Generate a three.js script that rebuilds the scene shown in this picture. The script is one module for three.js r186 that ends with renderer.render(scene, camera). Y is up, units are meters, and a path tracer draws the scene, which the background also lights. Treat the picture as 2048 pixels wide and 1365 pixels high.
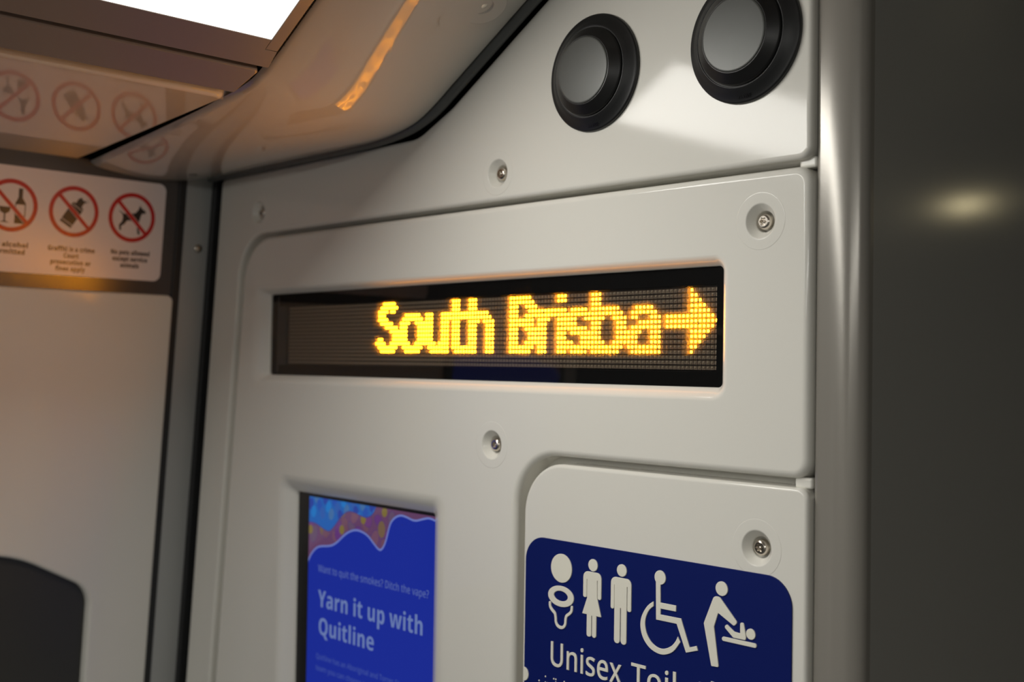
import * as THREE from 'three';
import { RectAreaLightUniformsLib } from 'three/addons/lights/RectAreaLightUniformsLib.js';
import { mergeGeometries } from 'three/addons/utils/BufferGeometryUtils.js';
import { RoundedBoxGeometry } from 'three/addons/geometries/RoundedBoxGeometry.js';
import { FontLoader } from 'three/addons/loaders/FontLoader.js';
import { TextGeometry } from 'three/addons/geometries/TextGeometry.js';

// ---------------------------------------------------------------- camera, lights, exposure
// All shapes below are written in millimetres: x to the right along the end wall, y up from the
// top LED row (1850 mm above the floor), z out of the LED board towards the vestibule.
const FLOOR = 1850, MM = 0.001;
const toM = (x, y, z) => new THREE.Vector3(x * MM, (y + FLOOR) * MM, z * MM);
const scene = new THREE.Scene();
scene.background = new THREE.Color(0x000000);
const camera = new THREE.PerspectiveCamera(32.6786, 2048 / 1365, 0.02, 40);
camera.filmGauge = 36;
camera.position.copy(toM(535.37, -61.32, 715.59));
camera.matrixAutoUpdate = true;
camera.quaternion.setFromRotationMatrix(new THREE.Matrix4().makeBasis(
  new THREE.Vector3(0.6849, 0.0151, -0.7285), new THREE.Vector3(0.0056, 0.9996, 0.026), new THREE.Vector3(0.7286, -0.0219, 0.6846)));
camera.focus = 0.9;
camera.userData.fStop = 5.2;

const renderer = new THREE.WebGLRenderer();
renderer.toneMapping = THREE.LinearToneMapping;
renderer.toneMappingExposure = 1.0;
renderer.shadowMap.enabled = true;
RectAreaLightUniformsLib.init();

const CEIL = { color: new THREE.Color().setRGB(1, 0.98, 0.925), power: 14.6 };      // the two ceiling strips
const AMBER = { color: new THREE.Color().setRGB(1, 0.33, 0.004), glow: 95, panel: 4.0 };   // the LED matrix

// ---------------------------------------------------------------- helpers
const V2 = (x, y) => new THREE.Vector2(x, y);
const used = new Map();
function numbered(name) { const n = used.get(name) ?? 0; used.set(name, n + 1); return n ? name + '_' + String(n).padStart(3, '0') : name; }
function thing(name, label, category, origin, extra = {}) {
  const g = new THREE.Group();
  g.name = numbered(name); g.userData = { ...extra };
  if (label) g.userData.label = label;
  if (category) g.userData.category = category;
  g.userData.origin = origin;
  g.position.copy(toM(...origin));
  scene.add(g);
  return g;
}
const originOf = (o) => { while (o && !o.userData.origin) o = o.parent; return o ? o.userData.origin : [0, 0, 0]; };
function part(name, geo, mat, parent, label, kind) {
  const o = originOf(parent), g = geo.clone();
  g.translate(-o[0], -o[1], -o[2]); g.scale(MM, MM, MM);
  const m = new THREE.Mesh(g, mat);
  m.name = name; m.castShadow = m.receiveShadow = true;
  if (label) m.userData.label = label;
  if (kind) m.userData.kind = kind;
  parent.add(m);
  return m;
}
function single(name, label, category, geo, mat, origin, extra = {}) {
  const g = geo.clone(); g.translate(-origin[0], -origin[1], -origin[2]); g.scale(MM, MM, MM);
  const m = new THREE.Mesh(g, mat); m.name = numbered(name); m.castShadow = m.receiveShadow = true;
  m.userData = { ...extra }; if (label) m.userData.label = label; if (category) m.userData.category = category;
  m.userData.origin = origin;
  m.position.copy(toM(...origin)); scene.add(m);
  return m;
}
const structure = (name, geo, mat, origin = [0, 0, 0]) => single(name, null, null, geo, mat, origin, { kind: 'structure' });
const clean = (g) => { const o = g.index ? g.toNonIndexed() : g; for (const k of Object.keys(o.attributes)) if (!['position', 'normal', 'uv'].includes(k)) o.deleteAttribute(k); return o; };
const merge = (list) => mergeGeometries(list.map(clean));
function box(x0, x1, y0, y1, z0, z1, r = 0) {
  const g = r ? new RoundedBoxGeometry(x1 - x0, y1 - y0, z1 - z0, 3, r) : new THREE.BoxGeometry(x1 - x0, y1 - y0, z1 - z0);
  g.translate((x0 + x1) / 2, (y0 + y1) / 2, (z0 + z1) / 2); return g;
}
// a closed outline with rounded corners: [x, y, radius], counter-clockwise
function outline(list, seg = 10) {
  const out = [], n = list.length;
  for (let i = 0; i < n; i++) {
    const [x, y, r = 0] = list[i], a = V2(list[(i + n - 1) % n][0] - x, list[(i + n - 1) % n][1] - y).normalize(), b = V2(list[(i + 1) % n][0] - x, list[(i + 1) % n][1] - y).normalize();
    if (!r) { out.push(V2(x, y)); continue; }
    const half = Math.acos(THREE.MathUtils.clamp(a.dot(b), -1, 1)) / 2, d = r / Math.tan(half), c = a.clone().add(b).normalize().multiplyScalar(r / Math.sin(half)).add(V2(x, y));
    const p0 = V2(x, y).addScaledVector(a, d), p1 = V2(x, y).addScaledVector(b, d), a0 = Math.atan2(p0.y - c.y, p0.x - c.x);
    let da = Math.atan2(p1.y - c.y, p1.x - c.x) - a0; while (da > Math.PI) da -= 2 * Math.PI; while (da < -Math.PI) da += 2 * Math.PI;
    for (let k = 0; k <= seg; k++) out.push(V2(c.x + r * Math.cos(a0 + da * k / seg), c.y + r * Math.sin(a0 + da * k / seg)));
  }
  return out;
}
const rrect = (x0, x1, y0, y1, r, seg = 8) => outline([[x0, y0, r], [x1, y0, r], [x1, y1, r], [x0, y1, r]], seg);
const circle = (x, y, r, n = 40) => Array.from({ length: n }, (_, i) => V2(x + r * Math.cos(2 * Math.PI * i / n), y + r * Math.sin(2 * Math.PI * i / n)));
// outward normals of a counter-clockwise outline; sharp corners get the mitre direction
function normals2(p) {
  return p.map((q, i) => {
    const a = p[(i + p.length - 1) % p.length], b = p[(i + 1) % p.length];
    const e0 = V2(q.y - a.y, a.x - q.x), e1 = V2(b.y - q.y, q.x - b.x);
    if (e0.length() < 1e-6) return e1.normalize(); if (e1.length() < 1e-6) return e0.normalize();
    return e0.normalize().add(e1.normalize()).normalize();
  });
}
// surface through rows of points (each row an array of Vector3 with optional normals)
function sheet(rows, closed, rowNormals, uvs) {
  const n = rows[0].length, pos = [], nor = [], uv = [], idx = [];
  rows.forEach((r, j) => r.forEach((p, i) => { pos.push(p.x, p.y, p.z); const m = rowNormals?.[j]?.[i]; nor.push(m ? m.x : 0, m ? m.y : 0, m ? m.z : 0); const w = uvs ? uvs(p, i, j) : [p.x + p.z, p.y + p.z * 0.3]; uv.push(w[0], w[1]); }));
  const m = closed ? n : n - 1;
  for (let j = 0; j + 1 < rows.length; j++) for (let i = 0; i < m; i++) {
    const a = j * n + i, b = j * n + (i + 1) % n, c = a + n, d = b + n;
    idx.push(a, b, c, b, d, c);
  }
  const g = new THREE.BufferGeometry();
  g.setAttribute('position', new THREE.Float32BufferAttribute(pos, 3)); g.setAttribute('uv', new THREE.Float32BufferAttribute(uv, 2)); g.setIndex(idx);
  if (rowNormals) {
    g.setAttribute('normal', new THREE.Float32BufferAttribute(nor, 3));
    // turn each triangle to the side its normals face
    const P = g.attributes.position, N = g.attributes.normal, va = new THREE.Vector3(), vb = new THREE.Vector3(), vc = new THREE.Vector3(), vn = new THREE.Vector3(), t = new THREE.Vector3();
    for (let k = 0; k < idx.length; k += 3) {
      va.fromBufferAttribute(P, idx[k]); vb.fromBufferAttribute(P, idx[k + 1]); vc.fromBufferAttribute(P, idx[k + 2]);
      t.crossVectors(vb.clone().sub(va), vc.clone().sub(va)); vn.fromBufferAttribute(N, idx[k]).add(vc.fromBufferAttribute(N, idx[k + 1])).add(vc.fromBufferAttribute(N, idx[k + 2]));
      if (t.dot(vn) < 0) [idx[k + 1], idx[k + 2]] = [idx[k + 2], idx[k + 1]];
    }
    g.setIndex(idx);
  } else g.computeVertexNormals();
  return g;
}
// loft of an outline along a list of [outward offset, z, tilt of the normal in degrees]
function loft(p, profile, inward = false) {
  const nn = normals2(p), s = inward ? -1 : 1;
  const rows = profile.map(([o, z]) => p.map((q, i) => new THREE.Vector3(q.x + nn[i].x * o * s, q.y + nn[i].y * o * s, z)));
  const norm = profile.map(([, , t]) => { const a = t * Math.PI / 180; return nn.map((m) => new THREE.Vector3(m.x * Math.sin(a) * s, m.y * Math.sin(a) * s, Math.cos(a))); });
  return sheet(rows, true, norm);
}
function roundEdge(r, z, depth, seg = 7) {
  const l = [];
  for (let k = 0; k <= seg; k++) { const a = 90 * k / seg, t = a * Math.PI / 180; l.push([r * Math.sin(t), z - r * (1 - Math.cos(t)), a]); }
  l.push([r, z - depth, 90]); return l;
}
function face(p, z, holes = []) {
  const s = new THREE.Shape(p); s.holes = holes.map((h) => new THREE.Path(h));
  const g = new THREE.ShapeGeometry(s); g.translate(0, 0, z); return g;
}
// moulded panel: flat front whose outline is p, edges rounded outwards with radius r
const slab = (p, z, r, depth, holes = []) => merge([face(p, z, holes), loft(p, roundEdge(r, z, depth))]);
const lathe = (list, seg = 48) => { const g = new THREE.LatheGeometry(list.map(([r, y]) => V2(r, y)), seg); g.rotateX(Math.PI / 2); return g; };
const solid = (p, z0, z1, bevel = 0, holes = [], seg = 3) => {
  const s = new THREE.Shape(p); s.holes = holes.map((h) => new THREE.Path(h));
  const g = new THREE.ExtrudeGeometry(s, { depth: z1 - z0 - bevel, bevelEnabled: bevel > 0, bevelThickness: bevel, bevelSize: bevel, bevelOffset: -bevel, bevelSegments: seg, curveSegments: 16 });
  g.translate(0, 0, z0); return g;
};
const lay = (g, m) => { const o = g.clone(); o.applyMatrix4(m); return o; };
let seed = 7; const rnd = () => { seed = (seed * 1664525 + 1013904223) >>> 0; return seed / 4294967296; };

// ---------------------------------------------------------------- materials
function noiseTexture(size, cells, octaves, lo, hi) {
  const data = new Uint8Array(size * size * 4), grids = [];
  for (let o = 0; o < octaves; o++) { const n = cells << o; grids.push({ n, v: Float32Array.from({ length: n * n }, rnd) }); }
  const sm = (t) => t * t * (3 - 2 * t);
  for (let y = 0; y < size; y++) for (let x = 0; x < size; x++) {
    let s = 0, w = 0;
    grids.forEach(({ n, v }, o) => {
      const fx = x / size * n, fy = y / size * n, x0 = Math.floor(fx), y0 = Math.floor(fy), tx = sm(fx - x0), ty = sm(fy - y0), at = (i, j) => v[(j % n) * n + (i % n)];
      const a = at(x0, y0) * (1 - tx) + at(x0 + 1, y0) * tx, b = at(x0, y0 + 1) * (1 - tx) + at(x0 + 1, y0 + 1) * tx, k = 1 / (1 + o * 0.5);
      s += (a * (1 - ty) + b * ty) * k; w += k;
    });
    const c = Math.round(lo + (hi - lo) * s / w), i = (y * size + x) * 4; data[i] = data[i + 1] = data[i + 2] = c; data[i + 3] = 255;
  }
  const t = new THREE.DataTexture(data, size, size, THREE.RGBAFormat); t.wrapS = t.wrapT = THREE.RepeatWrapping; t.magFilter = THREE.LinearFilter; t.minFilter = THREE.LinearMipmapLinearFilter; t.generateMipmaps = true; t.needsUpdate = true; return t;
}
const peel = noiseTexture(512, 48, 2, 0, 255); peel.repeat.set(1 / 120, 1 / 120);        // uv are millimetres: one tile is 120 mm
const grain = noiseTexture(512, 64, 3, 0, 255); grain.repeat.set(1 / 70, 1 / 70);
const scuff = noiseTexture(256, 8, 5, 150, 255); scuff.repeat.set(1 / 60, 1 / 60);
const rgb = (r, g, b) => new THREE.Color().setRGB(r, g, b);
const mat = (o) => new THREE.MeshPhysicalMaterial(o);
const M = {
  gel: mat({ color: rgb(0.8, 0.785, 0.72), roughness: 0.1, specularIntensity: 0.48, bumpMap: peel, bumpScale: 0.000012 }),
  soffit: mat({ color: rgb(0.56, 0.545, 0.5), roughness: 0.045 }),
  dark: mat({ color: rgb(0.012, 0.012, 0.012), roughness: 0.7 }),
  rubber: mat({ color: rgb(0.018, 0.019, 0.02), roughness: 0.5 }),
  seal: mat({ color: rgb(0.13, 0.135, 0.13), roughness: 0.42 }),
  black: mat({ color: rgb(0.008, 0.008, 0.008), roughness: 0.35 }),
  matte: mat({ color: rgb(0.005, 0.005, 0.005), roughness: 0.8, specularIntensity: 0.15 }),
  nozzle: mat({ color: rgb(0.012, 0.0125, 0.013), roughness: 0.38, bumpMap: grain, bumpScale: 0.00002 }),
  cap: mat({ color: rgb(0.115, 0.12, 0.112), roughness: 0.4, map: scuff, metalness: 0.2, bumpMap: grain, bumpScale: 0.00003 }),
  steel: mat({ color: rgb(0.62, 0.57, 0.5), roughness: 0.22, metalness: 1 }),
  strip: mat({ color: rgb(0.42, 0.43, 0.42), roughness: 0.35 }),
  band: mat({ color: rgb(0.075, 0.068, 0.066), roughness: 0.2 }),
  paint: mat({ color: rgb(0.32, 0.3, 0.265), roughness: 0.2, metalness: 0.2, bumpMap: grain, bumpScale: 0.00001 }),
  charcoal: mat({ color: rgb(0.36, 0.35, 0.32), roughness: 0.15, bumpMap: grain, bumpScale: 0.000008 }),
  frame: mat({ color: rgb(0.2, 0.175, 0.16), roughness: 0.28, metalness: 0.1 }),
  glow: mat({ color: rgb(0.8, 0.8, 0.78), roughness: 0.6, emissive: CEIL.color, emissiveIntensity: 3 }),
  blue: mat({ color: rgb(0.0042, 0.0125, 0.125), roughness: 0.5, specularIntensity: 0.3 }),
  ivory: mat({ color: rgb(0.86, 0.84, 0.73), roughness: 0.4, specularIntensity: 0.6 }),
  board: mat({ color: rgb(0.02, 0.018, 0.016), roughness: 0.6 }),
  pack: mat({ color: rgb(0.27, 0.2, 0.14), roughness: 0.5 }),
  ledOff: mat({ color: rgb(0.36, 0.28, 0.18), roughness: 0.35 }),
  ledOn: mat({ color: rgb(0.3, 0.25, 0.1), roughness: 0.4, emissive: AMBER.color, emissiveIntensity: AMBER.glow }),
  film: mat({ color: rgb(0.85, 0.85, 0.85), transmission: 1, thickness: 0, roughness: 0.28, specularIntensity: 0.15 }),
  pane: mat({ color: rgb(0.86, 0.86, 0.86), transmission: 1, thickness: 0, roughness: 0.0, ior: 1.5, specularIntensity: 0.75 }),
  window: mat({ color: rgb(0.075, 0.075, 0.068), transmission: 0.3, thickness: 0, roughness: 0.3, specularIntensity: 0.5 }),
  white: mat({ color: rgb(0.4, 0.4, 0.38), roughness: 0.4 }),
  floor: mat({ color: rgb(0.1, 0.105, 0.11), roughness: 0.6, map: scuff }),
};

// ---------------------------------------------------------------- frames of the leaning side wall and the sloping ceiling
const K = 0.113, KN = Math.hypot(1, K);
const WALL = new THREE.Matrix4().makeBasis(new THREE.Vector3(0, 0, -1), new THREE.Vector3(K / KN, 1 / KN, 0), new THREE.Vector3(1 / KN, -K / KN, 0)).setPosition(-750, 150, 0);   // (u = -z, s up the wall, n)
const ST = Math.atan(0.585), SC = Math.cos(ST), SS = Math.sin(ST);
const SLOPE = new THREE.Matrix4().makeBasis(new THREE.Vector3(SC, SS, 0), new THREE.Vector3(0, 0, 1), new THREE.Vector3(SS, -SC, 0)).setPosition(-283, 200.3, 0);                  // (s up the slope, z, n)
const DOWN = new THREE.Matrix4().makeBasis(new THREE.Vector3(1, 0, 0), new THREE.Vector3(0, 0, 1), new THREE.Vector3(0, -1, 0)).setPosition(0, 160, 0);                          // (x, z, n down)
const MIRROR = new THREE.Matrix4().makeScale(-1, 1, 1).setPosition(1200, 0, 0);                                                                                            // the other side of the coach
const flipped = (g) => { const o = lay(clean(g), MIRROR), p = o.attributes; for (const a of [p.position, p.normal, p.uv]) { const s = a.itemSize, v = a.array; for (let i = 0; i < a.count; i += 3) for (let c = 0; c < s; c++) { const t = v[(i + 1) * s + c]; v[(i + 1) * s + c] = v[(i + 2) * s + c]; v[(i + 2) * s + c] = t; } } return o; };
const FAR = 4200;

// ---------------------------------------------------------------- the setting: shell of the vestibule
structure('floor', box(-900, 2100, -1900, -1850, -1700, FAR + 60), M.floor);
structure('ceiling', merge([lay(box(-110, 320, 12, FAR, -70, -32), SLOPE), flipped(lay(box(-110, 320, 12, FAR, -70, -32), SLOPE)), box(-30, 1230, 390, 430, -1700, FAR), lay(box(125, 262, 240, FAR, -32, -2), SLOPE), flipped(lay(box(125, 262, 240, FAR, -32, -2), SLOPE))]), M.white);
structure('wall_end', box(-1000, 2200, -1850, 430, FAR, FAR + 60), M.white);
structure('wall_back', merge([box(-800, 88, -1850, 178, -60, -14), box(-400, 88, 178, 430, -60, -14)]), M.dark);
structure('wall_right', flipped(lay(box(-FAR, 60, -2010, 20, -40, 0), WALL)), M.white);
structure('wall_corridor_end', box(100, 1300, -1850, 400, -1760, -1700), M.charcoal);
structure('unseen_wall_corridor_right', merge([box(690, 740, -1850, 400, -1700, -10), box(740, 2000, -1850, 400, -60, 10)]), M.white);  // out of view, placed to shade the deeper part of the dark wall

// left side wall: dark sign band, white lining with a window, backing
{
  const g = thing('wall_left', null, null, [-750, -1850, 0], { kind: 'structure' });
  const win = outline([[-1350, -1150, 90], [-127, -1150, 90], [-128, -481, 42], [-215, -434, 150], [-420, -398, 200], [-1350, -380, 90]], 14);
  part('lining', lay(merge([face(outline([[-2600, -2004], [-58, -2004], [-58, -136, 5], [-2600, -136]]), 2, [win]), loft(outline([[-2600, -2004], [-58, -2004], [-58, -136, 5], [-2600, -136]]), roundEdge(3, 2, 16)), loft(win, [[0, 2, 0], [2, 1.6, 25], [4, 0.4, 55], [5, -1.5, 80], [5, -10, 90]], true)]), WALL), M.gel, g, 'glossy white side lining with a rounded window opening');
  part('sign_band', lay(box(-2600, -58, -133, 16, -16, -1), WALL), M.band, g, 'dark bronze-grey band under the ceiling');
  part('backing', lay(box(-FAR, 10, -2010, 26, -60, -18), WALL), M.dark, g);
}
{
  const g = thing('window_1', null, null, [-870, -1000, 700], { kind: 'structure' });
  part('pane', lay(face(outline([[-1350, -1150, 90], [-127, -1150, 90], [-128, -481, 42], [-215, -434, 150], [-420, -398, 200], [-1350, -380, 90]], 14), -9), WALL), M.window, g);
}
// unseen dark door along the left wall, darkening reflections in the LED glass
{
  const g = thing('unseen_door_1', null, null, [-900, -1850, 1350], { kind: 'structure' });
  part('leaf', lay(slab(rrect(-2150, -668, -1960, -150, 60, 10), 4, 3, 8), WALL), M.rubber, g);
  part('glazing', lay(face(rrect(-2080, -735, -1250, -215, 70, 10), 4.6), WALL), M.window, g);
}
// corner strip between the side wall and the end wall, with its two rubber gaskets
{
  const g = thing('trim_1', null, null, [-750, -1850, 30], { kind: 'structure' });
  part('cover_strip', lay(box(-46.5, -13, -2010, 17, -14, -1, 0.8), WALL), M.strip, g, 'flat light grey cover strip');
  for (const [a, b, t] of [[-57.2, -46.2, -0.2], [-13.2, -1.2, 6]]) part('gasket', lay(box(a, b, -2010, 17, -14, t, 2.2), WALL), M.rubber, g, 'black rubber gasket');
  const s = lathe([[0, 2.2], [2, 2], [4, 1.2], [5.2, 0.2], [5.2, -2]], 24); s.translate(-26.2, -74.2, -0.8);
  part('screw', lay(s, WALL), M.steel, g, 'small domed screw');
}

// ---------------------------------------------------------------- end wall panels
function screwHead(x, y, z, parent) {
  const torx = []; for (let i = 0; i < 48; i++) { const a = 2 * Math.PI * i / 48, r = 2.75 + 0.5 * Math.cos(6 * a); torx.push(V2(r * Math.cos(a), r * Math.sin(a))); }
  const top = 3.2, dome = lathe([[3.9, top], [4.7, top - 0.35], [5.6, top - 1.2], [6.1, top - 2.4], [6.2, -1.5]], 40);
  const disc = face(circle(0, 0, 3.9, 40), top, [torx.slice().reverse()]);
  const wallIn = loft(torx, [[0, top, 90], [0, top - 2.2, 90]], true);
  const g = merge([dome, disc, wallIn, face(circle(0, 0, 3.4, 24), top - 2.2)]); g.translate(x, y, z);
  const h = part('screw', g, M.steel, parent, 'stainless button-head screw');
  const pin = lathe([[0, top - 0.7], [0.7, top - 0.8], [0.95, top - 1.2], [0.95, top - 2.3]], 16); pin.translate(x, y, z);
  part('security_pin', pin, M.steel, h);
}
function screwBoss(x, y, z, parent, rim = 1) {
  const b = lathe([[21.1 * rim, -0.4], [21.0 * rim, 0], [20.75 * rim, 0.09], [20.3 * rim, 0.12], [13.6, 0.12], [13.0, 0.05], [12.4, -0.35], [11.9, -1.2], [8.4, -5.2], [7.9, -6], [7.7, -6.6], [7.7, -14], [0, -14]].map(([r, h]) => [r, h]), 64);
  b.translate(x, y, z);
  part('screw_recess', b, M.gel, parent, 'countersunk round screw recess');
  screwHead(x, y, z - 6.4, parent);
}
const FZ = 12;     // front of the end wall panels
// upper panel: from the ceiling cove down to the groove, with a leg down the left side
{
  const g = thing('fascia_panel', 'white glossy upper wall panel carrying two round black air nozzles', 'wall panel', [-330, -1850, 0]);
  const p = outline([[84, 91.5, 6], [84, 406, 0], [-185, 247, 0], [-300, 178.5, 60], [-352, 155.5, 60], [-727, 155.5, 4], [-939, -1844, 0], [-888, -1844, 0], [-690.5, 30, 0], [-690.5, 30, 0]].slice(0, 9).concat([[-690.5, 91.5, 58]]), 14).filter((q, i, a) => i === 0 || q.distanceTo(a[i - 1]) > 0.01);
  part('moulding', slab(p, FZ, 4, 24, [circle(-235.8, 112.4, 19.2), circle(-644.4, 112.2, 19.2)]), M.gel, g);
  screwBoss(-235.8, 112.4, FZ, g, 0.95); screwBoss(-644.4, 112.2, FZ, g, 0.95);
  part('groove_floor', merge([box(-720, 88, 66, 104, -13.5, -12), face([[-940, -1844], [-830, -1844], [-662, 60], [-730, 100]].map(([x, y]) => V2(x, y)), -12)]), M.gel, g);
}
// middle panel: LED window and LCD window
const LED = { L: -626, R: 8, T: 16.4, B: -74.4 };
const LCD = { L: -570, R: -332, T: -204.5, B: -640 };
{
  const g = thing('fascia_panel', 'white glossy middle wall panel framing the LED display and blue screen', 'wall panel', [-330, -1850, 0]);
  const p = outline([[82, -131, 7], [82, 77, 7], [-670, 77, 50], [-672, 20, 0], [-863, -1844, 0], [-212, -1844, 0], [-212, -131, 54]], 14);
  const ring = (l, r, b, t, rad) => rrect(l, r, b, t, rad, 6);
  const ledHole = ring(-655, 19, -85, 25, 14), lcdHole = ring(-592, -300, -655, -183, 14);
  const funnel = (steps) => {
    const loops = steps.map(([l, r, b, t, rad, z]) => ring(l, r, b, t, rad).map((q) => new THREE.Vector3(q.x, q.y, z)));
    const s = sheet(loops, true); const n = s.attributes.normal, c = loops[0].length;
    let flip = 0; for (let i = 0; i < n.count; i++) flip += n.getZ(i);
    if (flip < 0) { const ix = s.index.array; for (let i = 0; i < ix.length; i += 3) { const t = ix[i]; ix[i] = ix[i + 1]; ix[i + 1] = t; } s.computeVertexNormals(); }
    for (let i = 0; i < c; i++) n.setXYZ(i, 0, 0, 1);
    return s;
  };
  const between = (o, i, f, z, rad) => [o[0] + (i[0] - o[0]) * f, o[1] + (i[1] - o[1]) * f, o[2] + (i[2] - o[2]) * f, o[3] + (i[3] - o[3]) * f, rad, z];
  const lo = [-655, 19, -85, 25], li = [LED.L, LED.R, LED.B, LED.T], so = [-592, -300, -655, -183], si = [LCD.L, LCD.R, LCD.B, LCD.T];
  const curve = (o, i, z1) => [[0, 0, 14], [0.12, 0.02, 13], [0.25, 0.07, 12], [0.38, 0.16, 10.5], [0.5, 0.28, 9], [0.62, 0.44, 7.5], [0.76, 0.66, 6], [0.9, 0.88, 4.5], [0.97, 0.99, 3.8]].map(([f, d, r]) => between(o, i, f, FZ - (FZ - z1) * d, r)).concat([between(o, i, 0.975, z1 - 6, 3.8)]);
  part('moulding', merge([slab(p, FZ, 6, 24, [ledHole, lcdHole, circle(46.5, 46.5, 20.4), circle(-238.2, -131.8, 20.4)])]), M.gel, g);
  part('display_surround', funnel(curve(lo, li, 3.5)), M.gel, g, 'smooth sloping reveal around the LED window');
  part('screen_surround', funnel(curve(so, si, -1)), M.gel, g, 'smooth sloping reveal around the screen');
  screwBoss(46.5, 46.5, FZ, g); screwBoss(-238.2, -131.8, FZ, g);
}
// lower right panel with the toilet sign
{
  const g = thing('fascia_panel', 'white glossy lower wall panel with the blue toilet sign fixed on it', 'wall panel', [-55, -1850, 0]);
  const p = outline([[-192, -1844, 0], [84.5, -1844, 0], [84.5, -146.6, 5], [-192, -146.6, 42]], 14);
  part('moulding', slab(p, FZ, 3.5, 24, [circle(46.1, -189.1, 16)]), M.gel, g);
  screwBoss(46.1, -189.1, FZ, g);
  part('groove_floor', merge([box(-215, 88, -160, -122, -13.5, -12), box(-222, -186, -1844, -150, -13.5, -12)]), M.gel, g);
  part('groove_filler', box(74, 88, -144, -136, -10, 7, 2), M.gel, g, 'small white filler block closing the groove end');
}
part('groove_filler', box(74, 88, 82, 90, -10, 5, 2), M.gel, scene.children.find((o) => o.name === 'fascia_panel'), 'small white filler block closing the groove end');

// ---------------------------------------------------------------- air nozzles
function airNozzle(x, y, label) {
  const g = thing('air_nozzle', label, 'air vent', [x, y, FZ], { group: 'round black air nozzles on the upper panel' });
  const L = (l, n = 72) => { const o = lathe(l, n); o.translate(x, y, FZ); return o; };
  part('flange', L([[30, -2], [48.4, -2], [48.6, -0.6], [48.6, 1.8], [48.2, 2.8], [47.2, 3.4], [44.8, 4], [41.5, 6.2], [38.2, 8.2], [37.6, 8.3], [37.2, 7.4], [30, 7.4]]), M.nozzle, g, 'black plastic flange ring');
  part('body', L([[36.6, 4], [36.7, 8], [36.3, 9.2], [35.4, 10], [28.6, 14.6], [28, 15], [27.6, 14.6], [27, 13.6]]), M.black, g, 'smooth black conical body');
  const cap = L([[27.6, 13.4], [27.6, 14.9], [27.2, 15.5], [26, 15.7], [14, 15.95], [0, 16]]);
  part('cap', cap, M.cap, g, 'scuffed grey disc');
  const t = new TextGeometry('ZOBE', { font: sans, size: 3.4, depth: 0.1, curveSegments: 3 }); t.computeBoundingBox(); t.translate(-t.boundingBox.max.x / 2, 0, 0); t.rotateX(0.46); t.translate(x + 3, y - 45.6, FZ + 3.75);
  part('moulded_lettering', t, M.black, g);
}
const loader = new FontLoader();
const sans = await loader.loadAsync('fonts/droid/droid_sans_bold.typeface.json');
const sansR = await loader.loadAsync('fonts/droid/droid_sans_regular.typeface.json');
airNozzle(-118.2, 182.4, 'round black air nozzle, the one nearer the sloping cove');
airNozzle(31.6, 182.4, 'round black air nozzle, the one beside the grey pillar');

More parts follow.
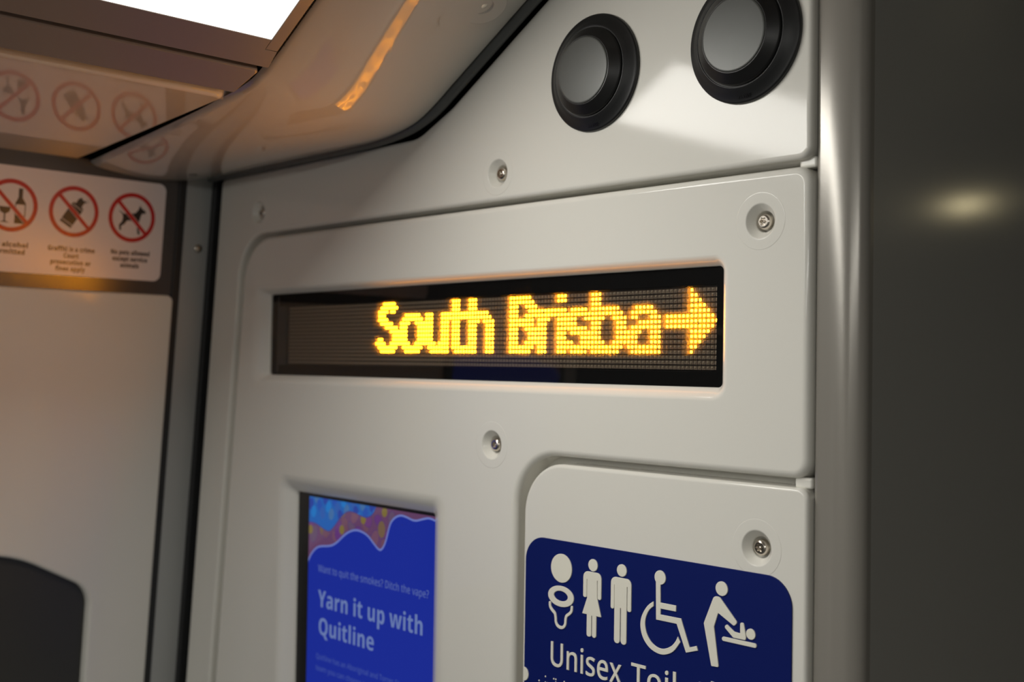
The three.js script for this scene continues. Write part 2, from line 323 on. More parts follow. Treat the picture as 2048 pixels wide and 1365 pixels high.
// ---------------------------------------------------------------- LED destination display
{
  const g = thing('led_display', 'amber LED destination display reading South Brisba with an arrow', 'display', [-310, -80, 0]);
  const P = 4, ROWS = 16, C0 = -148, lit = new Set();
  const on = (r, ...runs) => { for (let i = 0; i < runs.length; i += 2) for (let c = runs[i]; c <= runs[i + 1]; c++) lit.add(r * 1000 + c + 500); };
  const glyph = (at, rows) => rows.forEach((runs, r) => runs && on(r, ...runs.map((c) => c + at)));
  const rep = (n, v) => Array(n).fill(v);
  glyph(-107, [[3, 7], [2, 8], [1, 4, 6, 7], [1, 3], [1, 4], [2, 6], [4, 8], [6, 9], [7, 9], [1, 2, 7, 9], [0, 3, 6, 9], [1, 8], [2, 7]]);                     // S
  glyph(-97, [, , , [2, 7], [1, 8], [0, 3, 6, 9], ...rep(4, [0, 2, 7, 9]), [0, 3, 6, 9], [1, 8], [2, 7]]);                                                    // o
  glyph(-87, [, , , ...rep(7, [0, 2, 6, 8]), [0, 3, 5, 8], [1, 8], [2, 8]]);                                                                                  // u
  glyph(-78, [...rep(3, [1, 3]), [0, 6], [0, 6], ...rep(6, [1, 3]), [1, 6], [2, 6]]);                                                                         // t
  glyph(-71, [...rep(3, [0, 2]), [0, 6], [0, 7], [0, 3, 5, 8], ...rep(7, [0, 2, 6, 8])]);                                                                     // h
  glyph(-57, [[0, 6], [0, 7], [0, 2, 5, 8], [0, 2, 6, 8], [0, 2, 5, 8], [0, 7], [0, 7], [0, 2, 5, 8], [0, 2, 6, 8], [0, 2, 6, 8], [0, 2, 5, 8], [0, 7], [0, 6]]); // B
  glyph(-48, [, , , [0, 5], [0, 5], [0, 3], ...rep(7, [0, 2])]);                                                                                              // r
  glyph(-42, [[0, 2], [0, 2], , ...rep(10, [0, 2])]);                                                                                                         // i
  glyph(-39, [, , , [1, 5], [0, 6], [0, 2, 5, 6], [0, 2], [0, 5], [1, 6], [4, 6], [0, 1, 4, 6], [0, 6], [1, 5]]);                                              // s
  glyph(-32, [...rep(3, [0, 2]), [0, 7], [0, 8], [0, 3, 6, 9], ...rep(4, [0, 2, 7, 9]), [0, 3, 6, 9], [0, 8], [0, 7]]);                                        // b
  glyph(-22, [, , , [2, 6], [1, 7], [1, 2, 6, 8], [3, 8], [1, 8], [0, 3, 6, 8], [0, 2, 6, 8], [0, 2, 6, 8], [0, 8], [1, 8]]);                                  // a
  glyph(-12, [[6, 6], [6, 7], [6, 8], [6, 9], [6, 10], [0, 11], [0, 12], [0, 11], [6, 10], [6, 9], [6, 8], [6, 7], [6, 6]]);                                   // arrow
  const dome = lathe([[0, 0.75], [0.6, 0.66], [1.02, 0.4], [1.15, 0.1]], 10), near = -17;
  const domes = { on: [], off: [] }, packs = [];
  const pack = box(-1.72, 1.72, -1.66, 1.66, -0.7, 0.15);
  for (let c = C0; c <= 0; c++) for (let r = 0; r < ROWS; r++) {
    const x = c * P, y = -r * P, is = lit.has(r * 1000 + c + 500);
    const q = pack.clone(); q.translate(x, y, 0); packs.push(q);
    if (c >= near) continue;
    const d = dome.clone(); d.translate(x, y, 0.05); (is ? domes.on : domes.off).push(d);
  }
  part('circuit_board', box(-598, 6, -70, 12, -6, -0.7), M.board, g);
  part('led_packages', merge(packs), M.pack, g, 'grid of small pale LED packages', 'stuff');
  part('distant_lit_leds', merge(domes.on), M.ledOn, g, 'lit amber LEDs spelling the destination', 'stuff');
  part('distant_unlit_leds', merge(domes.off), M.ledOff, g, 'unlit LEDs', 'stuff');
  // the nearest columns one by one, sharing one dome
  const o = originOf(g), shared = dome.clone().scale(MM, MM, MM);
  for (let c = near; c <= 0; c++) for (let r = 0; r < ROWS; r++) {
    const is = lit.has(r * 1000 + c + 500), m = new THREE.Mesh(shared, is ? M.ledOn : M.ledOff);
    m.name = 'led'; m.castShadow = m.receiveShadow = true;
    m.position.set((c * P - o[0]) * MM, (-r * P - o[1]) * MM, (0.05 - o[2]) * MM); g.add(m);
  }
  const fin = box(-596, 1.5, -0.22, 0.22, -0.7, 1.55);
  for (let r = 0; r <= ROWS; r++) { const f = fin.clone(); f.translate(0, (0.5 - r) * P, 0); part('louvre', f, M.matte, g); }
  part('mask', merge([box(-612, 14, 3.2, 24, -6, 1.7), box(-612, 14, -86, -63.4, -6, 1.7), box(-660, -618, -86, 24, -6, 1.7), box(1.6, 24, -86, 24, -6, 2.6)]), M.matte, g, 'matt black mask');
  part('end_bracket', box(-617, -598, -72, 14, -6, 1.2, 0.6), M.rubber, g, 'dark grey bracket at the blank end');
  part('unseen_halo_film', face(rrect(-597, 1.5, -63.3, 3.1, 0.5, 2), 2.9), M.film, g);  // unseen film placed to spread an amber halo around the lit LEDs
  part('front_glass', face(rrect(-628, 10, -77, 19, 4, 4), 3.4), M.pane, g, 'clear front glass');
  const l = new THREE.RectAreaLight(AMBER.color, AMBER.panel, 0.43, 0.058);
  l.position.copy(toM(-210, -26, 4.2)); l.lookAt(toM(-210, -26, 900)); l.name = 'led_display_light'; l.castShadow = true; scene.add(l);
}

// ---------------------------------------------------------------- LCD information screens
function canvasTexture(w, h, draw) {
  const c = document.createElement('canvas'); c.width = w; c.height = h; draw(c.getContext('2d'), w, h);
  const t = new THREE.CanvasTexture(c); t.colorSpace = THREE.SRGBColorSpace; t.anisotropy = 8; return t;
}
const advert = canvasTexture(1110, 1975, (x, w) => {
  const k = w / 222; x.scale(k, k);
  x.fillStyle = '#1c2f9f'; x.fillRect(0, 0, 222, 395);
  const line = (pts) => { x.beginPath(); x.moveTo(...pts[0]); for (let i = 1; i + 1 < pts.length; i++) x.quadraticCurveTo(...pts[i], (pts[i][0] + pts[i + 1][0]) / 2, (pts[i][1] + pts[i + 1][1]) / 2); x.lineTo(...pts.at(-1)); };
  const wave = [[-2, 74], [2, 66], [11, 57], [21, 52], [41, 50], [53, 45], [65, 36], [76, 30], [88, 27], [99, 28], [109, 31], [119, 38], [129, 44], [135, 40], [140, 31], [145, 15], [152, 8], [162, 4], [172, 5], [185, 8], [199, 4], [209, 2], [224, 6]];
  const upper = [[-2, 28], [3, 28], [13, 28], [28, 33], [39, 35], [48, 28], [58, 18], [71, 9], [84, 9], [96, 12], [107, 13], [117, 8], [124, -4]];
  // the patterned river band
  line(wave); x.lineTo(224, -6); x.lineTo(-4, -6); x.closePath(); x.save(); x.clip();
  x.fillStyle = '#684468'; x.fillRect(0, 0, 222, 90);
  const tones = ['#6e4078', '#66506c', '#744f66', '#663a7c', '#77604a', '#704c60'];
  for (let i = 0; i < 26; i++) { const cx = 4 + i * 5.8; x.fillStyle = tones[i % 6]; x.beginPath(); x.ellipse(cx, 26 + 14 * Math.sin(i * 1.7), 6.5, 8 + 3 * Math.sin(i * 2.3), 0.5 * Math.sin(i), 0, 7); x.fill(); x.strokeStyle = '#563a74'; x.lineWidth = 0.7; x.stroke(); }
  for (const [cx, cy] of [[62, 30], [100, 15], [3, 36], [136, 4]]) { x.fillStyle = '#80703c'; x.beginPath(); x.ellipse(cx, cy, 4.5, 5, 0.3, 0, 7); x.fill(); }
  line(upper); x.lineTo(-4, -6); x.closePath(); x.save(); x.clip();
  x.fillStyle = '#1660b4'; x.fillRect(0, 0, 140, 50);
  const cool = ['#2040a0', '#1278c8', '#3e6fa8', '#1a50b0', '#2a5cae'];
  for (let i = 0; i < 22; i++) { const cx = 3 + i * 5.6; x.fillStyle = cool[i % 5]; x.beginPath(); x.ellipse(cx, 8 + 9 * Math.sin(i * 2.1), 4.8, 6.5, 0.4 * Math.cos(i), 0, 7); x.fill(); }
  x.restore(); line(upper); x.strokeStyle = '#343488'; x.lineWidth = 0.8; x.stroke(); x.restore();
  line(wave); x.strokeStyle = '#7484cc'; x.lineWidth = 2; x.stroke();
  const text = (s, px, y, width, size, weight, color) => { x.save(); x.font = `${weight} ${size}px sans-serif`; x.fillStyle = color; x.translate(px, y); x.scale(width / x.measureText(s).width, 1); x.fillText(s, 0, 0); x.restore(); };
  text('Want to quit the smokes? Ditch the vape?', 19, 79.5, 190, 10.5, 'normal', '#6678b4');
  text('Yarn it up with', 20, 117.5, 182, 25, 'bold', '#7286bd');
  text('Quitline', 21, 147, 102, 25, 'bold', '#7286bd');
  text('Quitline has an Aboriginal and Torres Strait Islander', 18, 174, 192, 8, 'normal', '#4c60ac');
  text('team you can choose to', 18, 186.5, 94, 8, 'normal', '#4c60ac');
});
M.advert = mat({ color: rgb(0.004, 0.004, 0.005), roughness: 0.06, emissive: rgb(1, 1, 1), emissiveMap: advert, emissiveIntensity: 0.78 });
{
  const g = thing('information_screen', 'portrait LCD screen showing a blue Quitline advert below the LED display', 'screen', [-438, -640, -2]);
  part('bezel', box(-575, -318, -645, -198, -14, -2.4), M.black, g, 'black bezel');
  const pic = new THREE.PlaneGeometry(222, 395); pic.translate(-549 + 111, -207 - 197.5, -1.9);
  part('picture', pic, M.advert, g, 'blue advert with wavy patterned top');
}
{
  const g = thing('information_screen', 'second portrait LCD screen with the blue advert, out of view on the side lining and mirrored in the LED glass', 'screen', [-765, -420, 505]);  // out of view, placed for the blue reflection in the LED glass
  part('casing', lay(box(-632, -382, -562, -148, 2, 9, 3), WALL), M.black, g);
  const pic = new THREE.PlaneGeometry(222, 395); pic.translate(-507, -355, 9.3);
  part('picture', lay(pic, WALL), M.advert, g);
}

// ---------------------------------------------------------------- toilet sign: raised pictograms and lettering
{
  const Z = 13.2, H = 14.1;
  const g = thing('toilet_sign', 'blue tactile toilet sign with raised cream pictograms and braille', 'sign', [-57, -470, FZ]);
  const plate = rrect(-190.8, 76.6, -470, -206.8, 21, 14);
  part('plate', solid(plate, FZ, Z, 0.3), M.blue, g, 'dark blue plate');
  const up = (p, holes = []) => solid(p, Z - 0.2, H, 0.35, holes);
  const part2 = (name, list, label) => part(name, merge(list), M.ivory, g, label);
  const oval = (x, y, a, b = a) => Array.from({ length: 36 }, (_, i) => V2(x + a * Math.cos(i * Math.PI / 18), y + b * Math.sin(i * Math.PI / 18)));
  const ribbon = (pts, w, round = true) => {                       // a stroke of constant width
    const c = new THREE.CatmullRomCurve3(pts.map(([x, y]) => new THREE.Vector3(x, y, 0)), false, 'centripetal').getSpacedPoints(40), l = [], r = [];
    c.forEach((q, i) => { const t = c[Math.min(i + 1, 40)].clone().sub(c[Math.max(i - 1, 0)]).normalize(); l.push(V2(q.x - t.y * w / 2, q.y + t.x * w / 2)); r.push(V2(q.x + t.y * w / 2, q.y - t.x * w / 2)); });
    const cap = (q, t) => round ? [1, 2, 3, 4, 5].map((k) => { const a = Math.atan2(t.x, -t.y) - k * Math.PI / 6; return V2(q.x + w / 2 * Math.cos(a), q.y + w / 2 * Math.sin(a)); }) : [];
    const t1 = c[40].clone().sub(c[39]).normalize(), t0 = c[0].clone().sub(c[1]).normalize();
    return [...l, ...cap(c[40], t1), ...r.reverse(), ...cap(c[0], t0)].reverse();
  };
  const bend = (pts) => new THREE.SplineCurve(pts.map(([x, y]) => V2(x, y))).getPoints(36);
  part2('toilet_pictogram', [up(oval(-147, -229.6, 12.2, 12)), up(oval(-147.2, -253.1, 15, 8.7), [oval(-147.2, -252.8, 8.1, 4.2).reverse()]),
    up(ribbon([[-160, -260.2], [-159.6, -263.4], [-157.3, -265.9], [-154, -268.3], [-153, -271.5], [-152.6, -275.3], [-150.6, -278], [-147.1, -279], [-143.7, -278], [-141.8, -275.3], [-141.4, -271.5], [-140.4, -268.3], [-137.1, -265.9], [-134.8, -263.4], [-134.4, -260.2]], 2.6))], 'raised toilet bowl symbol');
  const W = -111.7;
  part2('woman_pictogram', [up(oval(W + 0.5, -222.3, 5.15, 5)),
    up(outline([[W - 5.6, -249.5, 0], [W - 10.8, -263, 0.4], [W - 5.6, -263, 0], [W - 5.6, -280.8, 2.1], [W - 0.45, -280.8, 2.1], [W - 0.45, -263.4, 0], [W + 0.35, -263.4, 0], [W + 0.35, -280.8, 2.1], [W + 5, -280.8, 2.1], [W + 5, -263, 0], [W + 10.3, -263, 0.4], [W + 5.6, -248, 0], [W + 5.4, -234.2, 0], [W + 6, -234.2, 0], [W + 6, -249.4, 1.7], [W + 10, -249.4, 1.7], [W + 10, -227.9, 5], [W - 10, -227.9, 5], [W - 10, -249.4, 1.7], [W - 6, -249.4, 1.7], [W - 6, -234.4, 0], [W - 5.6, -234.4, 0]], 6))], 'raised woman symbol');
  const m = -80.8;
  part2('man_pictogram', [up(oval(m + 0.7, -222.3, 5.15, 4.95)),
    up(outline([[m - 6.6, -280.6, 2.8], [m - 0.45, -280.6, 2.8], [m - 0.45, -252.2, 0], [m + 0.45, -252.2, 0], [m + 0.45, -280.6, 2.8], [m + 6.4, -280.6, 2.8], [m + 6.4, -234.5, 0], [m + 7, -234.5, 0], [m + 7, -253.9, 1.7], [m + 11, -253.9, 1.7], [m + 11, -228.2, 5], [m - 10.6, -228.2, 5], [m - 10.6, -253.9, 1.7], [m - 6.9, -253.9, 1.7], [m - 6.9, -234.6, 0], [m - 6.6, -234.6, 0]], 6))], 'raised man symbol');
  part2('wheelchair_pictogram', [
    up([...Array.from({ length: 31 }, (_, i) => { const a0 = Math.atan2(-5.5, 0.5), a1 = Math.atan2(-3.7, -4.1) + 2 * Math.PI, a = a0 + (a1 - a0) * i / 30; return [-40.9 + 5.55 * Math.cos(a), -222.3 + 5.5 * Math.sin(a)]; }), [-44.4, -255.1], [-24.2, -255], [-15, -275.1], [-3.8, -271.4], [-5.1, -268.1], [-11.6, -270.4], [-20, -250.3], [-40, -250.5], [-40, -246], [-25, -245.9], [-24.9, -241.3], [-40.1, -241.4]].map(([x, y]) => V2(x, y))),
    up([...bend([[-47.1, -241.4], [-53.2, -245.9], [-58.5, -253.9], [-60.1, -261.4], [-58.3, -269.4], [-53.5, -275.7], [-46.5, -279.7], [-37.3, -280.8], [-27.6, -276.8], [-20.5, -268.2]]), ...bend([[-23, -264.3], [-25.5, -268.8], [-29.9, -273.1], [-36.6, -276.1], [-42.7, -276.1], [-48.9, -273.1], [-53.2, -267.9], [-55.3, -261.1], [-54.6, -255.1], [-51.6, -249.2], [-47, -245.2]])])], 'raised wheelchair symbol');
  part2('baby_change_pictogram', [up(oval(17.2, -222.2, 5.5, 5.3)), up(oval(43.1, -250.9, 4, 3.95)),
    up(outline([[10.3, -228.6, 3.4], [2.4, -247.2, 1.5], [1.3, -250, 1.5], [8.6, -280.4, 0.8], [15.3, -280, 1], [10.7, -251, 1], [14.3, -240.4, 0.5], [28.6, -247.6, 1.5], [31.6, -244.6, 1.5], [15.4, -228.4, 4]], 6)),
    up(outline([[19.8, -249.6, 1.4], [22, -247.2, 1.4], [28.9, -251.6, 0.6], [34, -251.9, 0.5], [33.9, -244, 1.4], [37, -243.9, 1.4], [39.2, -254, 1], [38.6, -256, 1], [28, -256.1, 1.5]].reverse(), 5)),
    up(rrect(17.9, 48.2, -260, -256.8, 1.55, 5))], 'raised symbol of a carer bending over a baby');
  const word = (s, x0, x1, base, cap) => {
    const t = new TextGeometry(s, { font: sansR, size: cap / 0.73, depth: 0.85, curveSegments: 8, bevelEnabled: true, bevelThickness: 0.25, bevelSize: 0.22, bevelSegments: 2 });
    t.computeBoundingBox(); const b = t.boundingBox; t.translate(-b.min.x, 0, 0); t.scale((x1 - x0) / (b.max.x - b.min.x), cap / b.max.y, 1); t.translate(x0, base, Z - 0.2); return t;
  };
  part('lettering', merge([word('Unisex', -158, -79, -312.2, 20.6), word('Toilet', -69, 3.2, -312.2, 20.6), word('L', 8.5, 19, -312.2, 20.6)]), M.ivory, g, 'raised cream words');
  const half = circle(-190.6, -326, 5.9, 32).filter((q) => q.x >= -190.7);
  part('locator_mark', up(half), M.ivory, g, 'raised half-round locator mark');
  const cells = { '^': [6], u: [1, 3, 6], n: [1, 3, 4, 5], i: [2, 4], s: [2, 3, 4], e: [1, 5], x: [1, 3, 4, 6], t: [2, 3, 4, 5], o: [1, 3, 5], l: [1, 2, 3], ' ': [] };
  const dots = []; const bump = lathe([[0, 0.7], [0.45, 0.55], [0.75, 0.2], [0.8, 0]], 10);
  [...'^unisex ^toilet'].forEach((ch, i) => cells[ch].forEach((d) => { const q = bump.clone(); q.translate(-174.4 + i * 9.9 + (d > 3 ? 2.4 : 0), -323.3 - ((d - 1) % 3) * 2.5, Z); dots.push(q); }));
  part('braille', merge(dots), M.ivory, g, 'row of raised braille dots');
}

// ---------------------------------------------------------------- prohibition sign on the side wall band
const rules = canvasTexture(2048, 872, (x, w, h) => {
  const k = w / 270; x.scale(k, k);                 // 270 x 115 mm
  x.fillStyle = '#ebe4e4'; x.fillRect(0, 0, 270, 116);
  const red = '#c00f16', ink = '#17171b';
  const ring = (cx, cy, art) => {
    x.save(); x.translate(cx, cy); x.fillStyle = ink; x.strokeStyle = ink; art();
    x.strokeStyle = '#ebe4e4'; x.lineWidth = 5.2; x.beginPath(); x.moveTo(-18.5, -18.5); x.lineTo(18.5, 18.5); x.stroke();
    x.strokeStyle = red; x.lineWidth = 4.3; x.beginPath(); x.moveTo(-18.4, -18.4); x.lineTo(18.4, 18.4); x.stroke();
    x.lineWidth = 4.8; x.beginPath(); x.arc(0, 0, 26, 0, 7); x.stroke(); x.restore();
  };
  const poly = (p) => { x.beginPath(); p.forEach(([a, b], i) => i ? x.lineTo(a, b) : x.moveTo(a, b)); x.closePath(); x.fill(); };
  const CY = 43, CX = [92, 161, 229.5];
  ring(CX[0], CY, () => {
    poly([[7, -19], [11.6, -19], [11.6, -9], [15.5, -3], [15.5, 19], [4, 19], [4, -3], [7, -9]]);
    x.fillStyle = '#ebe4e4'; x.fillRect(5, -1.5, 9.4, 11.5); x.fillStyle = ink;
    poly([[-13, 2], [0, 2], [-1.5, 7], [-4.6, 9], [-5.7, 9.5], [-5.7, 17], [-1, 18.6], [-12, 18.6], [-7.3, 17], [-7.3, 9.5], [-8.4, 9], [-11.5, 7]]);
  });
  ring(CX[1], CY, () => {
    x.save(); x.rotate(0.55); poly([[-7.5, -7], [7.5, -7], [7.5, 17.5], [-7.5, 17.5]]); poly([[-6, -9], [6, -9], [7.5, -7], [-7.5, -7]]); x.fillRect(-4, -14.5, 8, 5.5); poly([[-4, -14.5], [4, -14.5], [6, -17.5], [1, -16.5], [-2, -18]]);
    x.fillStyle = '#ebe4e4'; x.fillRect(-8, 13.6, 16, 0.7); x.fillRect(-8, -6.6, 16, 0.7); x.restore();
    for (let i = 0; i < 9; i++) { x.fillStyle = ink; x.beginPath(); x.arc(13 + (i % 3) * 1.6, -13.5 + Math.floor(i / 3) * 1.5 - (i % 3) * 0.6, 0.32, 0, 7); x.fill(); }
  });
  ring(CX[2], CY, () => {
    poly([[-15.5, -7], [-10.5, -3.8], [-4, -4], [3.5, -5.5], [7, -9.5], [9.2, -15], [11, -11.8], [16.5, -8.2], [16, -6], [11.8, -5.4], [10.5, -2], [9.3, 3], [8.5, 6], [9.5, 14], [11, 18.4], [8, 18.6], [6.3, 9], [4.5, 5], [-2, 3.6], [-6, 4], [-8.4, 8], [-12.5, 10.5], [-12.2, 15.4], [-14.5, 15.4], [-15.3, 9.3], [-11.6, 5], [-11, 0], [-12.3, -3.4], [-16, -6.2]]);
  });
  x.fillStyle = ink; x.textAlign = 'center';
  const text = (s, cx, y, width) => { x.save(); x.font = 'bold 7px sans-serif'; x.translate(cx, y); x.scale(width / x.measureText(s).width, 1); x.fillText(s, 0, 0); x.lineWidth = 0.35; x.strokeStyle = ink; x.strokeText(s, 0, 0); x.restore(); };
  text('No alcohol', CX[0], 87, 42); text('permitted', CX[0], 94.6, 36);
  text('Graffiti is a crime', CX[1], 87, 54); text('Court', CX[1], 94.4, 17.5); text('prosecution or', CX[1], 101.8, 46.5); text('fines apply', CX[1], 109, 34);
  text('No pets allowed', CX[2] + 1, 85.6, 48); text('except service', CX[2] + 1, 93, 43); text('animals', CX[2] + 1, 100.4, 23);
});
M.rules = mat({ color: rgb(1, 1, 1), map: rules, roughness: 0.25 });
{
  const p = rrect(-343, -73.5, -117.2, -2, 9, 10), g0 = solid(p, -1, 0.2);
  const uv = g0.attributes.uv, ps = g0.attributes.position; for (let i = 0; i < uv.count; i++) uv.setXY(i, (ps.getX(i) + 343) / 270, (ps.getY(i) + 117.5) / 116);
  single('prohibition_sign', 'white sticker with red prohibition circles above the side lining', 'sign', lay(g0, WALL), M.rules, [-757, 33, 200]);
}

// ---------------------------------------------------------------- ceiling cove between the light and the end wall
const coveLine = new THREE.CatmullRomCurve3([[-751, 160.4], [-640, 160.4], [-520, 160.4], [-440, 160.6], [-400, 161.8], [-365, 165.4], [-338, 171.4], [-314, 182.2], [-283, 200.3], [-240, 225.45], [-185, 257.6], [-90, 313.2], [40, 389.3]].map(([x, y]) => new THREE.Vector3(x, y, 0)), false, 'centripetal').getSpacedPoints(110);
const coveEdge = (x) => x > -400 ? 203 : Math.max(168, 203 + (x + 400) * 0.1);
function sweep(points, section) {        // section(x) lists [z, offset along the upward normal, tilt]: tilt turns the surface normal from facing down (0) towards +z (90) or -z (-90)
  const t = points.map((p, i) => points[Math.min(i + 1, points.length - 1)].clone().sub(points[Math.max(i - 1, 0)]).normalize());
  const sec = points.map((p) => section(p.x)), rows = [], nor = [];
  for (let j = 0; j < sec[0].length; j++) {
    rows.push(points.map((p, i) => { const [z, o] = sec[i][j]; return new THREE.Vector3(p.x - t[i].y * o, p.y + t[i].x * o, z); }));
    nor.push(points.map((p, i) => { const a = sec[i][j][2] * Math.PI / 180; return new THREE.Vector3(t[i].y * Math.cos(a), -t[i].x * Math.cos(a), Math.sin(a)); }));
  }
  return sheet(rows, false, nor, (p) => [p.x * 1.2, p.z]);
}
{
  const g = thing('cove_panel', 'white glossy curved ceiling cove panel between strip light and end wall', 'ceiling panel', [-470, 160, 110]);
  // the panel is slightly crowned between its two edges and ends in a tighter rounded lip
  const crown = (z) => [z, ((z - 95) ** 2 - 5184) / 690, (z - 95) / 345 * 180 / Math.PI];
  part('moulding', sweep(coveLine, (x) => {
    const ze = coveEdge(x) - 9, rows = [[23, 22, -90], [23, 3, -90], [23.4, 1.4, -60], [24.4, 0.3, -30]];
    for (let k = 0; k <= 14; k++) rows.push(crown(26 + (ze - 26) * k / 14));
    const [z, o, a] = rows.at(-1), a0 = a * Math.PI / 180;
    for (let k = 1; k <= 10; k++) { const t = a0 + (1.0 - a0) * k / 10; rows.push([z + 12 * (Math.sin(t) - Math.sin(a0)), o + 12 * (Math.cos(a0) - Math.cos(t)), t * 180 / Math.PI]); }
    return rows;
  }), M.soffit, g);
  // screw cover high on the slope, cut by the top of the picture, and two small marks of vent slots near the side wall
  const b = lathe([[20.5, -0.3], [20.4, 0.05], [20, 0.22], [9.5, 0.22], [8.6, 0], [7.6, -1.2], [7.2, -3], [0, -3]], 48); b.rotateX(-0.084); b.translate(96, 66, 6.2);
  part('screw_recess', lay(b, SLOPE), M.soffit, g, 'round screw recess');
  const s = lathe([[0, 1.4], [2, 1.3], [4, 0.6], [5.2, -0.5], [5.2, -3]], 24); s.translate(96, 66, 5.2);
  part('screw', lay(s, SLOPE), M.steel, g);
  for (const [x, z, n] of [[-690, 72, 6.6], [-705, 36, 2.3]]) part('slot_cap', lay(lathe([[0, 0.5], [4.5, 0.45], [5.4, 0], [5.4, -1]], 20).translate(x, z, n), DOWN), M.seal, g, 'small dark cap');
  const seal = new THREE.TubeGeometry(new THREE.CatmullRomCurve3(coveLine.filter((_, i) => i % 4 === 0).map((p) => new THREE.Vector3(p.x + 3, p.y + 2.5, 17))), 120, 5.6, 10);
  part('joint_seal', seal, M.seal, g, 'dark grey rubber seal along the end wall');
}
// soffit lining beside the light
{
  const edge = [[-752, 182], [-700, 187], [-600, 197], [-500, 207], [-420, 215], [-362, 221]];
  const p = outline([...edge.map(([x, z], i) => [x, z, i === 5 ? 7 : 0]), [-362, FAR, 0], [-752, FAR, 0]], 8);
  single('soffit_panel', 'white glossy soffit mirroring the prohibition sign below it', 'ceiling panel', lay(slab(p, -5, 5, 20), DOWN), M.soffit, [-550, 160, 1200]);
}
// strip light: frame, end cap, side rail, diffuser
function stripLight(label, at, turn, start = 0) {
  const g = thing('strip_light', label, 'light', at, { group: 'long ceiling strip lights' });
  const put = (n, geo, m, l, k) => part(n, turn(lay(geo, SLOPE)), m, g, l, k);
  put('diffuser', box(-2, 94, 218.5 + start, FAR - 5, -8, -0.8), M.glow, 'white glowing diffuser');
  put('frame_rail', solid(outline([[-31.3, 205 + start, 1.2], [-11.75, 207 + start, 0], [-11.75, 218.3 + start, 0], [-0.4, 218.6 + start, 0], [-0.4, FAR, 0], [-31.3, FAR, 0]]), -16, 0, 0.5), M.frame, 'lower frame rail');
  put('frame_rail', box(92.6, 124, 205 + start, FAR, -16, 0, 0.6), M.frame, 'upper frame rail');
  put('end_cap', box(-11.3, 92.2, 207.2 + start, 218.4 + start, -16, 0.05, 0.4), M.frame, 'end piece of the frame');
  put('side_rail', solid(outline([[-70.5, 216.5 + start, 0], [-41.5, 208.5 + start, 0], [-37.6, 211 + start, 0], [-37.6, FAR, 0], [-70.5, FAR, 0]]), -20, -2.5, 2.2), M.frame, 'lower side rail with a bevelled edge');
  const l = new THREE.RectAreaLight(CEIL.color, CEIL.power, 0.092, (FAR - 225 - start) * MM), m = new THREE.Matrix4(), sgn = at[0] > 600 ? -1 : 1;
  const c = new THREE.Vector3(46, (219 + start + FAR) / 2, 1.2).applyMatrix4(SLOPE), tip = new THREE.Vector3(46, (219 + start + FAR) / 2, 400).applyMatrix4(SLOPE);
  if (sgn < 0) { c.x = 1200 - c.x; tip.x = 1200 - tip.x; }
  l.position.copy(toM(c.x, c.y, c.z)); l.up.set(0, 0, 1); l.lookAt(toM(tip.x, tip.y, tip.z)); l.name = 'strip_light_area'; l.castShadow = true; scene.add(l);
  return g;
}
stripLight('glowing ceiling strip light in a grey frame above the soffit', [-240, 225, 2200], (g) => g);
stripLight('matching ceiling strip light out of view on the far side, lighting the grey pillar', [1440, 225, 2200], (g) => flipped(g), 900);  // out of view, placed for the second streak of light down the pillar
structure('shade_plate_3', merge([box(-752, -372, 191, 196, 140, 240), lay(box(-72, -34, 150, 260, -31, -25), SLOPE)]), M.matte);  // added black plates that make the gaps read as deep shade
// bristle seal in the gap at the end of the light frame
{
  const g = thing('brush_seal', 'black bristle seal in the gap beside the strip light end', 'seal', [-283, 200, 205]);
  part('carrier', lay(box(-33, 120, 196, 204, -30, -9), SLOPE), M.matte, g);
  const hairs = [];
  for (let i = 0; i < 420; i++) { const s = -28 + 146 * i / 420 + rnd() * 0.4, h = new THREE.BoxGeometry(0.28, 0.28, 9 + rnd() * 3); h.rotateX(-0.35 + rnd() * 0.5); h.rotateY((rnd() - 0.5) * 0.7); h.translate(s, 205.2 + rnd() * 1.6, -6.5 + rnd() * 1.2); hairs.push(h); }
  part('bristles', lay(merge(hairs), SLOPE), M.rubber, g, 'fine black bristles', 'stuff');
}

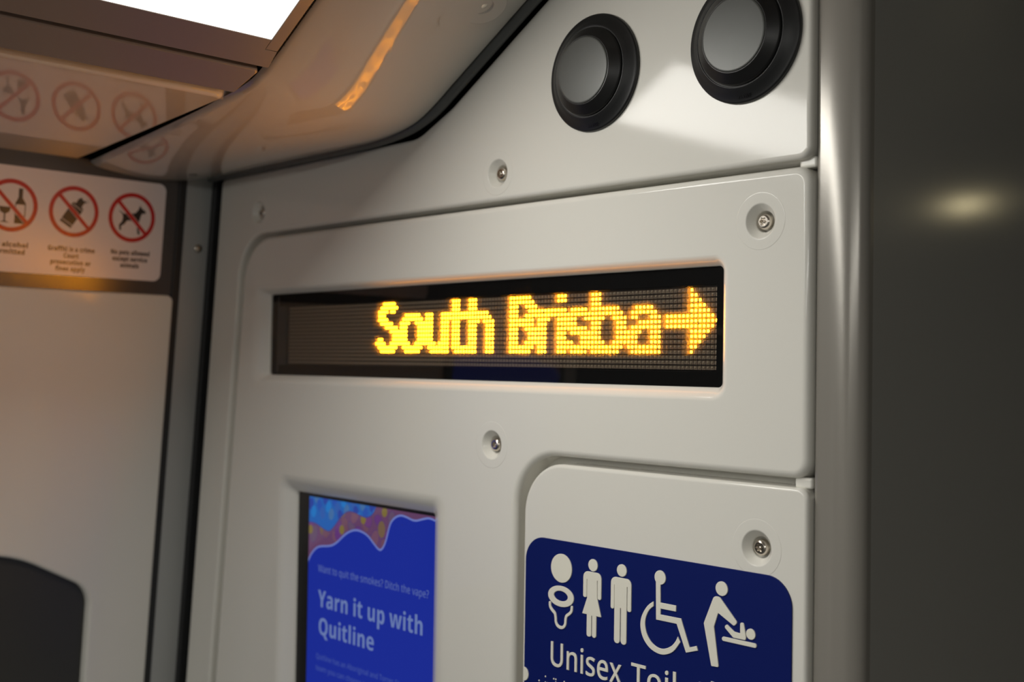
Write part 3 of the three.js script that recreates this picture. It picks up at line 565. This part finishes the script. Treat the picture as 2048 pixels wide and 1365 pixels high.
// ---------------------------------------------------------------- grey pillar at the door and the dark passage wall
{
  const prof = [[88.5, -14], [88.5, 3.6], [89, 5], [90.2, 5.8], [92, 6], [98, 6]];
  let x = 98, z = 6; const arc = (r, a0, a1, n) => { for (let k = 1; k <= n; k++) { const a = (a0 + (a1 - a0) * k / n) * Math.PI / 180, b = (a0 + (a1 - a0) * (k - 1) / n) * Math.PI / 180; x += r * (Math.sin(a) - Math.sin(b)); z += r * (Math.cos(a) - Math.cos(b)); prof.push([x, z]); } };
  arc(50, 0, 15, 12); arc(20, 15, 50, 14); arc(8, 50, 90, 12);
  const cx = x; prof.push([cx, z - 4]);
  const up = [-1850, 400], rows = up.map((y) => prof.map(([px, pz]) => new THREE.Vector3(px, y, pz)));
  const n1 = prof.map((q, i) => { const a = prof[Math.max(i - 1, 0)], b = prof[Math.min(i + 1, prof.length - 1)]; return new THREE.Vector3(-(b[1] - a[1]), 0, b[0] - a[0]).normalize(); });
  structure('trim_2', sheet(rows, false, [n1, n1], (p, i) => [i * 2.2, p.y]), M.paint, [110, -1850, 0]);
  structure('wall_corridor_left', merge([box(cx - 40, cx, -1850, 400, -1700, z - 4)]), M.charcoal, [cx, -1850, -800]);
}
// unseen lamp in the passage, placed for the bright spot in the dark wall
{
  const at = [575, 209, -1100];
  const g = thing('unseen_passage_lamp', 'small unseen lamp in the passage, mirrored as a spot in the dark wall', 'lamp', at);
  const t = lathe([[17, 6], [22, 4], [25, -10], [25, -30], [0, -30]], 32); t.translate(at[0], at[1], at[2]);
  part('rim', t, M.frame, g);
  const d = lathe([[0, 7], [10, 6], [17, 3]], 32); d.translate(at[0], at[1], at[2]);
  part('lens', d, mat({ color: rgb(0.8, 0.75, 0.6), emissive: rgb(1, 0.85, 0.5), emissiveIntensity: 4 }), g);
  const l = new THREE.PointLight(rgb(1, 0.85, 0.5), 0.006, 0, 2); l.position.copy(toM(at[0], at[1], at[2] + 12)); l.name = 'unseen_passage_lamp_light'; l.castShadow = true; l.shadow.radius = 0.5; scene.add(l);
}

scene.traverse((o) => { if (o.userData.origin) delete o.userData.origin; });
renderer.render(scene, camera);
